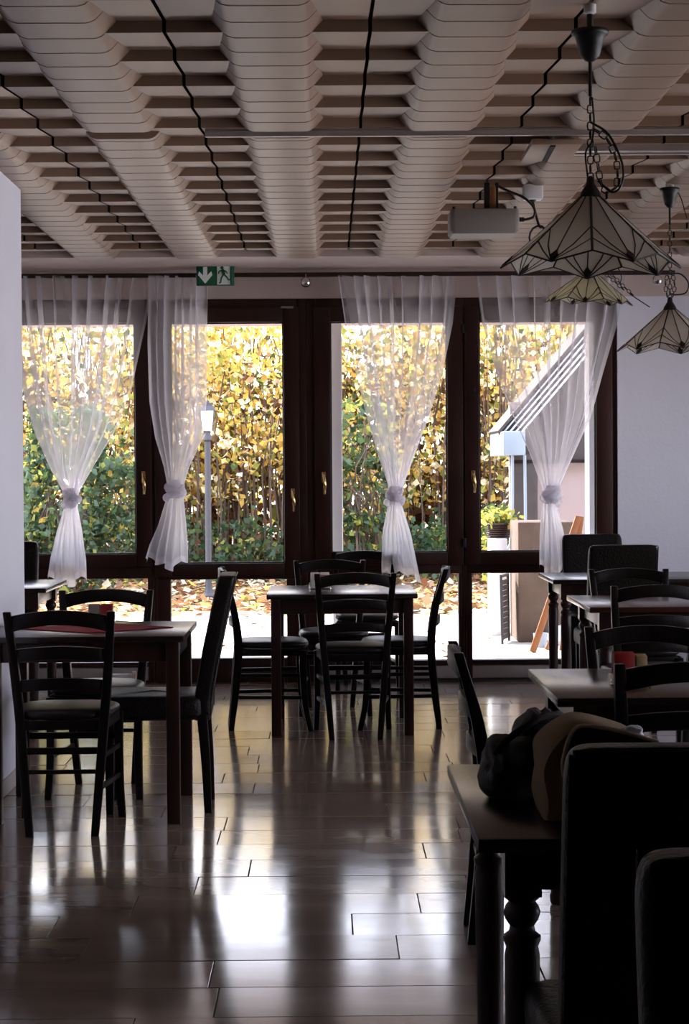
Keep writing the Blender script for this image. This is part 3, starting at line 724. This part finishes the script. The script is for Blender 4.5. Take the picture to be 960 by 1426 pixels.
def caddy(label, x, y, rz, s, base=None):
    e = empty('packet_holder', label, 'packet holder', (x, y, .75 if base is None else base), rz, 'packet holders on the tables')
    MB().box(-.058, .058, -.03, .03, .001, .006).box(-.058, -.055, -.03, .03, .006, .035).box(.055, .058, -.03, .03, .006, .035).box(-.058, .058, .028, .03, .006, .035).build('acrylic_tray', M['clear'], e, bevel=.001)
    if s == 0: split = [('redp', -.050, .012, .012), ('wicker', .016, .050, .0)]
    elif s == 1: split = [('grey', -.050, -.004, 0.), ('redp', .0, .050, .0)]
    else: split = [('paper', -.050, -.004, 0), ('paper', .0, .050, 0)]
    for mname, a, b, dz in split:
        for k in range(5):
            yy = -.024+k*.0105
            mb = MB().box(a, b, yy, yy+.007, .008, .088+dz*.6+.002*((k*7) % 3)); o = mb.build('packet', M[mname], e, bevel=.002)
            o['label'] = {'redp': 'red paper packet', 'wicker': 'straw coloured ribbed packet', 'grey': 'grey packet', 'paper': 'white packet'}[mname]
    if s == 2: MB().box(-.035, .040, -.0262, -.0242, .050, .078).build('label_band', M['redp'], e)
    return e
p = at(877, 955, 6.03); caddy('clear holder of dark red and straw packets on the table behind the bags', p.x, 6.03, .05, 0)
p = at(138, 873, 8.35); caddy('clear holder of grey and red packets standing on the red cloth', p.x, 8.42, 0, 1, .755)
p = at(446, 815, 11.1); caddy('white packet holder with a red band on the centre table', p.x, 11.0, .1, 2)

# ------------------------------------------------------------------ bags on the foreground table
def lump(mb, c, r, seed, amp=.25, nu=48, nv=28, sq=.8, flat=None):
    def f(u, v):
        a = 2*PI*u; t = PI*v; p = lambda q: math.copysign(abs(q)**sq, q)
        d = Vector((p(math.cos(a))*math.sin(t)**sq, p(math.sin(a))*math.sin(t)**sq, p(math.cos(t))))
        n1 = noise.noise(d*1.6+Vector((seed, 0, 0))); n2 = 1-abs(noise.noise(d*3.2+Vector((0, seed, 0))))*2; k = 1+amp*n1+amp*.35*n2
        q = Vector((c[0]+d.x*r[0]*k, c[1]+d.y*r[1]*k, c[2]+d.z*r[2]*k))
        if flat is not None and q.z < flat: q.z = flat
        return q
    mb.grid(f, nu, nv)
bk = empty('black_jacket_bag', 'black padded bag with a slumped top lying on the foreground table', 'bag', (.36, 3.98, .75))
mb = MB(); lump(mb, (.008, 0, .055), (.060, .11, .066), 2.3, .30, flat=.002); mb.build('body', M['fabricb'], bk, ang=70)
mb = MB(); lump(mb, (.062, .02, .10), (.052, .10, .060), 6.1, .34); mb.build('top_flap', M['fabricb'], bk, ang=70)
MB().tube(cr([(-.035, -.07, .095), (-.01, -.08, .125), (.025, -.08, .150), (.06, -.06, .165), (.10, -.03, .165)], 6), .007, 8).build('strap', M['fabricb'], bk)
bg_ = empty('tan_bag', 'tan canvas bag with cream piping and navy lining behind the leather chair back', 'bag', (.396, 3.72, .75), 0)
prof = [(.0, .002), (-.004, .06), (-.002, .12), (.012, .150), (.04, .172), (.07, .184), (.12, .176), (.19, .150), (.235, .10), (.24, .002)]
pf = [(v.x, v.y) for v in cr([(a, b, 0) for a, b in prof], 3)]
mb = MB()
def ringp(y, k, s): return [(.115+(x-.115)*k, y, .002+(z-.002)*s) for x, z in pf]
R = [ringp(-.035, .93, .94), ringp(-.02, .985, .99), ringp(.02, 1.01, 1.0), ringp(.12, 1.0, 1.0), ringp(.17, .96, .96)]
n = len(pf); vs = [v for q in R for v in q]
vs = [(x+.004*math.sin(z*60+y*20), y+.006*math.sin(x*50+z*30), z) for x, y, z in vs]
mb.add(vs, [(i*n+k, i*n+(k+1) % n, i*n+n+(k+1) % n, i*n+n+k) for i in range(len(R)-1) for k in range(n)]+[tuple(range(n))[::-1], tuple((len(R)-1)*n+k for k in range(n))])
mb.build('body', M['canvas'], bg_, ang=50)
edge = cr([(.036, -.046, .085), (.034, -.046, .11), (.044, -.045, .15), (.062, -.044, .176), (.10, -.044, .176), (.15, -.044, .165), (.21, -.042, .146)], 5)
MB().tube(edge, .0042, 8).build('piping', M['piping'], bg_)
MB().poly([(v.x, -.046, v.z) for v in edge]+[(.22, -.044, .06), (.08, -.044, .05)], (0, .014, 0)).build('lining_panel', M['navy'], bg_, smooth=False)
mb = MB(); lump(mb, (.165, -.02, .163), (.020, .018, .011), 3, .3, 20, 12); mb.build('tissue', M['extw'], bg_, ang=60)

# small cream tube by the sill, floor
p = at(172, 937, 13.1)
e = empty('cream_roll', 'short cream roll lying at the foot of the far left window', 'roll', (p.x, 13.18, .055))
MB().tube([(-.12, 0, 0), (.06, 0, 0)], .020, 14).build('tube', M['white'], e)
MB().tube([(.05, 0, 0), (.075, 0, 0)], .036, 16).build('end_cap', M['piping'], e)
MB().box(-.10, -.08, -.03, .03, -.055, -.018).box(.0, .02, -.03, .03, -.055, -.018).build('stand', M['iron'], e)

# ------------------------------------------------------------------ outdoors
ground = MB().box(-30, 30, 19.6, 70, -.3, -.012).build('garden_ground', M['earth'], smooth=False); struct(ground)
patio = MB().box(-14, 14, YW+.3, 19.6, -.3, -.04).build('patio', M['grout'], smooth=False); struct(patio)
for i in range(-5, 6):
    for j in range(8):
        x0 = i*.8-.3; y0 = YW+.32+j*.78; MB().box(x0+.003, x0+.797, y0+.003, min(y0+.777, 19.6), -.041, 0).build('paving_slab', M['concrete'], patio, bevel=.004, smooth=False)
struct(MB().box(-14, 14, 19.5, 19.62, -.2, .03).build('patio_edge', M['concrete'], bevel=.01))

def leaves(n, fpos, size, mats, weights, parent, name='foliage', flatness=0., seed=0):
    g = np.random.default_rng(seed); P = fpos(g, n)
    n = len(P); s = g.uniform(size[0], size[1], n)[:, None]
    d = g.normal(size=(n, 3)); d[:, 2] -= .3
    if flatness: d[:, 2] *= (1-flatness)
    d /= np.linalg.norm(d, axis=1)[:, None]
    q = g.normal(size=(n, 3))
    if flatness: q[:, 2] *= (1-flatness)
    w = np.cross(d, q); 
    if flatness:
        up = np.tile(np.array([0, 0, 1.]), (n, 1)); w = np.cross(d, up+.25*q)
    w /= np.linalg.norm(w, axis=1)[:, None]+1e-9; nn = np.cross(d, w)
    V = np.stack([P, P+d*s*.5+w*s*.36+nn*s*.10, P+d*s, P+d*s*.5-w*s*.36+nn*s*.10], 1).reshape(-1, 3)
    me = bpy.data.meshes.new(name); me.vertices.add(4*n); me.vertices.foreach_set('co', V.ravel())
    me.loops.add(4*n); me.loops.foreach_set('vertex_index', np.arange(4*n)); me.polygons.add(n)
    me.polygons.foreach_set('loop_start', np.arange(n)*4); me.polygons.foreach_set('loop_total', np.full(n, 4))
    for m in mats: me.materials.append(LEAF[m])
    me.polygons.foreach_set('material_index', g.choice(len(mats), n, p=np.array(weights)/sum(weights))); me.update(); me.validate()
    o = link(bpy.data.objects.new(name, me)); o.parent = parent; o['kind'] = 'stuff'; return o
def stems(n, x0, x1, y0, y1, h, parent, seed, r=(.008, .022), lean=.05, mat_='stem', name='stems'):
    rd = random.Random(seed); mb = MB()
    for _ in range(n):
        x = rd.uniform(x0, x1); y = rd.uniform(y0, y1); hh_ = h*rd.uniform(.7, 1.05); a = rd.uniform(*r)
        pts = [(x, y, 0)]
        for k in range(1, 5): pts.append((x+rd.uniform(-1, 1)*lean*k, y+rd.uniform(-1, 1)*lean*k, hh_*k/4))
        mb.tube(pts, [a, a*.9, a*.75, a*.55, a*.3], 4)
    o = mb.build(name, M[mat_], parent, fix=False); o['kind'] = 'stuff'; return o
def clumpy(x0, x1, y0, y1, z0, z1, nc, sp, bias=1.):
    def f(g, n):
        c = np.stack([g.uniform(x0, x1, nc), g.uniform(y0, y1, nc), z0+(z1-z0)*g.uniform(0, 1, nc)**bias], 1)
        P = c[g.integers(0, nc, n)]+g.normal(size=(n, 3))*np.array(sp); P[:, 2] = np.maximum(P[:, 2], .02); return P
    return f
# tall golden shrubs behind the leaf-strewn ground
xs = [-5.4, -3.9, -2.6, -1.35, -.1, 1.05, 2.2, 3.5, 5.0]
place = ['at the far left behind the green bush', 'behind the first curtain', 'behind the green bush at the left window', 'behind the lamp post', 'right of the lamp post', 'seen through the third window', 'behind the fourth window frame', 'behind the annex roof', 'far right behind the annex']
for i, (a, b) in enumerate(zip(xs, xs[1:]+[6.4])):
    e = empty('tall_shrub', 'tall golden-leaved shrub with bare brown stems, %s' % place[i], 'shrub', ((a+b)/2, 27, 0), 0, 'tall golden shrubs')
    e_off = (a+b)/2
    s_ = stems(42, a-e_off-.1, b-e_off+.1, -.8, 1.2, 3.9, e, 10+i)
    leaves(3300, clumpy(a-e_off-.15, b-e_off+.15, -1.1, 1.0, 1.0, 4.0, 95, (.16, .22, .15), .95), (.05, .14), (0, 1, 2, 3, 9, 4), (.30, .12, .26, .17, .08, .07), e, seed=20+i)
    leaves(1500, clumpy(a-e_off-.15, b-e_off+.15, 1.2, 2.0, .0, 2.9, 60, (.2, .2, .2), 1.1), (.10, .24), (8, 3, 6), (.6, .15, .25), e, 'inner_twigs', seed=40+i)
e = empty('ivy_hedge', 'low dark green ivy bank running along the foot of the golden shrubs', 'hedge', (0, 25.4, 0))
leaves(9000, clumpy(-6, 6.5, -.5, .7, .0, .75, 420, (.14, .14, .10), 1.0), (.05, .12), (5, 4, 7, 3, 8), (.38, .28, .2, .08, .06), e, seed=50)
for lab, x, y, rx, h, n, mm, ww, sd_ in (
    ('large blue-green leafy bush seen through the far left window', -3.05, 23.6, 1.05, 2.15, 6000, (7, 4, 5, 3, 0), (.42, .28, .16, .1, .04), 61),
    ('green bush seen low through the left half of the third window', .42, 24.2, .52, 2.3, 2600, (4, 7, 5, 3, 0), (.33, .22, .2, .17, .08), 62),
    ('yellow-green bush at the right window behind the basket planter', 2.15, 22.6, .45, 1.15, 1500, (3, 0, 4, 5), (.45, .15, .25, .15), 63)):
    e = empty('bush', lab, 'bush', (x, y, 0))
    stems(26, -rx*.4, rx*.4, -.3, .3, h*.85, e, sd_, (.01, .02), .08)
    def fp(g, n, rx=rx, h=h):
        d = g.normal(size=(n, 3)); d /= np.linalg.norm(d, axis=1)[:, None]; r_ = g.uniform(.55, 1.0, n)[:, None]
        P = d*r_*np.array([rx, rx*.8, h*.5]); P += .10*np.sin(P*9); P[:, 2] += h*.5; return P
    leaves(n, fp, (.05, .13), mm, ww, e, seed=sd_)
for i, (x, y, h, lab) in enumerate(((-6.5, 34, 4.3, 'broad autumn tree standing behind the shrubs at far left'), (-2.2, 36, 4.0, 'autumn tree standing behind the shrubs over the lamp post'), (2.9, 33, 4.2, 'autumn tree with a grey trunk standing behind the annex roof'), (8.5, 36, 4.3, 'autumn tree hidden mostly to the right behind the annex'))):
    e = empty('tree', lab, 'tree', (x, y, 0))
    MB().tube(cr([(0, 0, 0), (.08, 0, h*.3), (-.05, .1, h*.6), (.1, 0, h*.9)], 5), [.20-.011*k for k in range(16)], 10).build('trunk', M['bark'], e)
    br = MB(); rd = random.Random(i)
    for k in range(12):
        a = rd.uniform(0, 6.28); z = h*rd.uniform(.35, .8); L = rd.uniform(.9, 1.8)
        br.tube([(0, 0, z), (L*.5*math.cos(a), L*.5*math.sin(a), z+.4), (L*math.cos(a), L*math.sin(a), z+.7)], [.06, .04, .015], 6)
    o = br.build('branches', M['bark'], e); o['kind'] = 'stuff'
    leaves(2600, clumpy(-1.9, 1.9, -1.3, 1.3, h*.2, h, 90, (.3, .3, .25), .9), (.09, .2), (0, 1, 2, 3, 4), (.3, .2, .25, .15, .1), e, seed=70+i)
# fallen leaves
def fp(g, n):
    y = g.uniform(19.4, 27.5, n)**1.0; x = g.uniform(-6, 6.5, n); z = .0+.05*g.uniform(0, 1, n)
    return np.stack([x, y, z], 1)
o = leaves(15000, fp, (.08, .17), (9, 6, 8, 0, 2, 3), (.36, .22, .12, .08, .16, .06), None, 'fallen_leaves', .75, 90); tag(o, 'bed of fallen russet and tan leaves beyond the patio', 'leaves')
o = leaves(90, lambda g, n: np.stack([g.uniform(-1, 2.2, n), g.uniform(14.5, 19.4, n), np.full(n, .012)], 1), (.05, .09), (9, 6, 8), (1, 1, 1), None, 'scattered_leaves', .8, 91); tag(o, 'few small dead leaves scattered over the pale patio', 'leaves')

# lamp post
p = at(291, 834, 22.0)
lpz = az(290, 600, 22); e = empty('lamp_post', 'grey garden lamp post with a milky lantern seen through the second window', 'lamp post', (p.x, 22, 0))
MB().lathe([(.07, 0), (.07, .04), (.045, .07), (.040, .12), (.034, .16), (.034, lpz-.12), (.05, lpz-.10), (.05, lpz-.06), (.03, lpz-.03), (.03, lpz)], 14).build('pole', M['pole'], e)
lh = az(290, 572, 22)-lpz; mb = MB()
def frus(w0, w1, z0, z1): return [(sx_*w, sy_*w, z) for z, w in ((z0, w0), (z1, w1)) for sx_, sy_ in ((-1, -1), (1, -1), (1, 1), (-1, 1))]
mb.add(frus(.055, .075, lpz, lpz+lh), [(0, 1, 5, 4), (1, 2, 6, 5), (2, 3, 7, 6), (3, 0, 4, 7), (3, 2, 1, 0), (4, 5, 6, 7)]); mb.build('lantern_glass', M['lampw'], e, smooth=False)
mb = MB(); mb.add(frus(.098, .05, lpz+lh, lpz+lh+.06), [(0, 1, 5, 4), (1, 2, 6, 5), (2, 3, 7, 6), (3, 0, 4, 7), (3, 2, 1, 0), (4, 5, 6, 7)]); mb.box(-.052, .052, -.052, .052, lpz+lh+.06, lpz+lh+.085); mb.lathe([(.02, 0), (.02, .02), (.004, .04)], 8, (0, 0, lpz+lh+.085)); mb.build('lantern_roof', M['pole'], e)
mb = MB()
for sx_ in (-1, 1):
    for sy_ in (-1, 1): mb.tube([(sx_*.056, sy_*.056, lpz), (sx_*.077, sy_*.077, lpz+lh)], .006, 5)
mb.build('lantern_frame', M['pole'], e)

# white post outside the third window, sunlit reveal at the right
struct(MB().box(ax(462, 610, 14.2), ax(477, 610, 14.2), 14.2, 14.5, -.04, 3.0).build('trim_3', M['extw'], bevel=.01))
struct(MB().box(ax(821, 650, 14.0), ax(821, 650, 14.0)+1.2, 14.0, 14.25, -.04, 3.0).build('trim_4', M['extw'], bevel=.01))

# annex with the sloping roof
YA = 17.9
an = empty('annex', 'small lean-to annex with a steep ribbed roof and white gutter outside the right window', 'annex', (1.6, YA, 0))
def L(px, py, Y=YA): q = at(px, py, Y); return Vector((q.x-1.6, Y-YA, q.z))
a = L(713, 640); b = L(752, 770)
MB().box(a.x, 2.6, .15, .30, 0, 2.0).build('cream_wall', M['cream'], an)
MB().box(a.x, L(750, 640).x, .06, .15, 0, a.z+.05).build('dark_door', M['darkwall'], an, bevel=.004)
z0 = L(800, 640).z
MB().box(a.x, 2.6, .05, .10, z0-.03, z0).build('beam', M['wood'], an)
r0 = L(700, 604); r1 = L(832, 447); dr = (r1-r0).normalized(); r1 = r0+dr*2.6
zr_ = r0.z+(2.6-r0.x)*dr.z/dr.x
MB().poly([(r0.x-.03, .10, r0.z+.02), (r0.x+.09, .10, z0), (2.6, .10, z0), (2.6, .10, zr_+.02)], (0, .05, 0)).build('gable_boards', M['darkwall'], an, smooth=False)
up_ = Vector((-dr.z, 0, dr.x))
MB().poly([r0+up_*.02, r0+dr*3+up_*.02, r0+dr*3+up_*.045, r0+up_*.045], (0, 1.2, 0)).build('roof_sheet', M['darkwall'], an, smooth=False)
for k in range(4):
    q = r0+Vector((.004+.050*k, .05-.05*k, -.0)); MB().bar(q, q+dr*3, .03, .014, up_).build('roof_rib', M['extw'], an, bevel=.002)
g0 = L(698, 601); g1 = L(729, 634)
MB().box(g0.x, g1.x, -.22, 1.2, g1.z, g0.z).build('gutter', M['gutter'], an, bevel=.008)
for pts in ([(714, 634), (714, 700), (713, 740), (711, 758), (705, 768), (700, 774)], [(731, 634), (732, 700), (732, 772)]):
    MB().tube(cr([L(px, py, YA-.12) for px, py in pts], 4), .014, 8).build('downpipe', M['gutter'], an)
# masonry block, pillar, screen, basket
x0 = ax(722, 850, 16.2); x1 = ax(800, 850, 16.2); zt = az(740, 727, 16.2)
o = tag(MB().box(x0, x1, 16.2, 16.9, -.002, zt).build('masonry_block', M['render_'], bevel=.012), 'square grey-brown rendered masonry block on the patio outside the right window', 'masonry block')
x0b = ax(683, 760, 16.9); x1b = ax(707, 760, 16.9); ztb = az(695, 750, 16.9)
tag(MB().box(x0b, x1b, 16.9, 17.2, -.002, ztb).build('white_pillar', M['extw'], bevel=.01), 'low white pillar carrying the basket planter outside the right window', 'pillar')
e = empty('basket_planter', 'small dark woven basket of yellow-green leaves on the white pillar', 'planter', ((x0b+x1b)/2+.01, 17.05, ztb))
bk_ = MB()
for k in range(7): bk_.tube([(.085*(1+.04*k)*math.cos(t)*1.05, .085*(1+.04*k)*math.sin(t), .008+.018*k) for t in [q_*2*PI/20 for q_ in range(20)]], .010, 6, True)
bk_.build('woven_rings', M['leg'], e)
MB().lathe([(.075, 0), (.10, .115), (.09, .11)], 16).build('basket_wall', M['wood'], e)
leaves(160, lambda g, n: g.normal(size=(n, 3))*np.array([.07, .06, .035])+np.array([0, 0, .16]), (.04, .08), (3, 0, 4), (.5, .25, .25), e, seed=95)
e = empty('slatted_screen', 'dark grey slatted screen leaning by the masonry block', 'screen', (ax(706, 850, 16.1), 16.05, 0))
sw = ax(713, 850, 16.1)-ax(699, 850, 16.1); sh_ = az(706, 803, 16.1)
MB().bar((-sw/2, 0, 0), (-sw/2, 0.1, sh_), .02, .02).bar((sw/2, .3, 0), (sw/2, .4, sh_), .02, .02).bar((-sw/2, .1, sh_), (sw/2, .4, sh_), .02, .02).build('screen_frame', M['pole'], e)
for k in range(11):
    z = .05+k*(sh_-.06)/11; MB().bar((-sw/2, .0+.1*z/sh_, z), (sw/2, .3+.1*z/sh_, z), .008, (sh_/11)*.8).build('slat', M['pole'], e)
pa = at(742, 910, 15.3); pb = at(806, 720, 15.75)
e = empty('leaning_plank', 'orange-brown timber trestle leg leaning on the patio outside the right window', 'plank', (pa.x, 15.3, 0))
MB().bar((0, 0, 0.005), (pb.x-pa.x, .45, pb.z), .05, .03, (0, 1, 0)).build('long_leg', M['orange'], e, bevel=.003)
MB().bar((.24, .1, 0.005), (pb.x-pa.x+.02, .47, pb.z), .05, .03, (0, 1, 0)).build('short_leg', M['orange'], e, bevel=.003)
MB().poly([(.10, .05, .02), (.16, .05, .15), (.20, .05, .16), (.16, .05, .0)], (0, .04, 0)).build('wedge', M['orange'], e)
p = at(753, 903, 15.75)
e = empty('bucket', 'small grey bucket behind the leaning plank', 'bucket', (p.x, 15.75, 0))
MB().lathe([(.045, 0), (.058, .11), (.062, .112), (.055, .108), (.042, .01)], 18).build('pail', M['gutter'], e)
MB().tube([(.06*math.cos(t), 0, .11+.03*math.sin(t)) for t in [k*PI/8 for k in range(9)]], .002, 5).build('bail', M['iron'], e)
o = MB(); lump(o, (0, 0, .07), (.09, .07, .07), 8, .4, 24, 14, 1.0, .0); o = o.build('white_rag', M['extw'], ang=70); o.location = (ax(780, 880, 15.9), 15.95, 0.002); tag(o, 'crumpled white rag beside the bucket on the patio', 'rag')
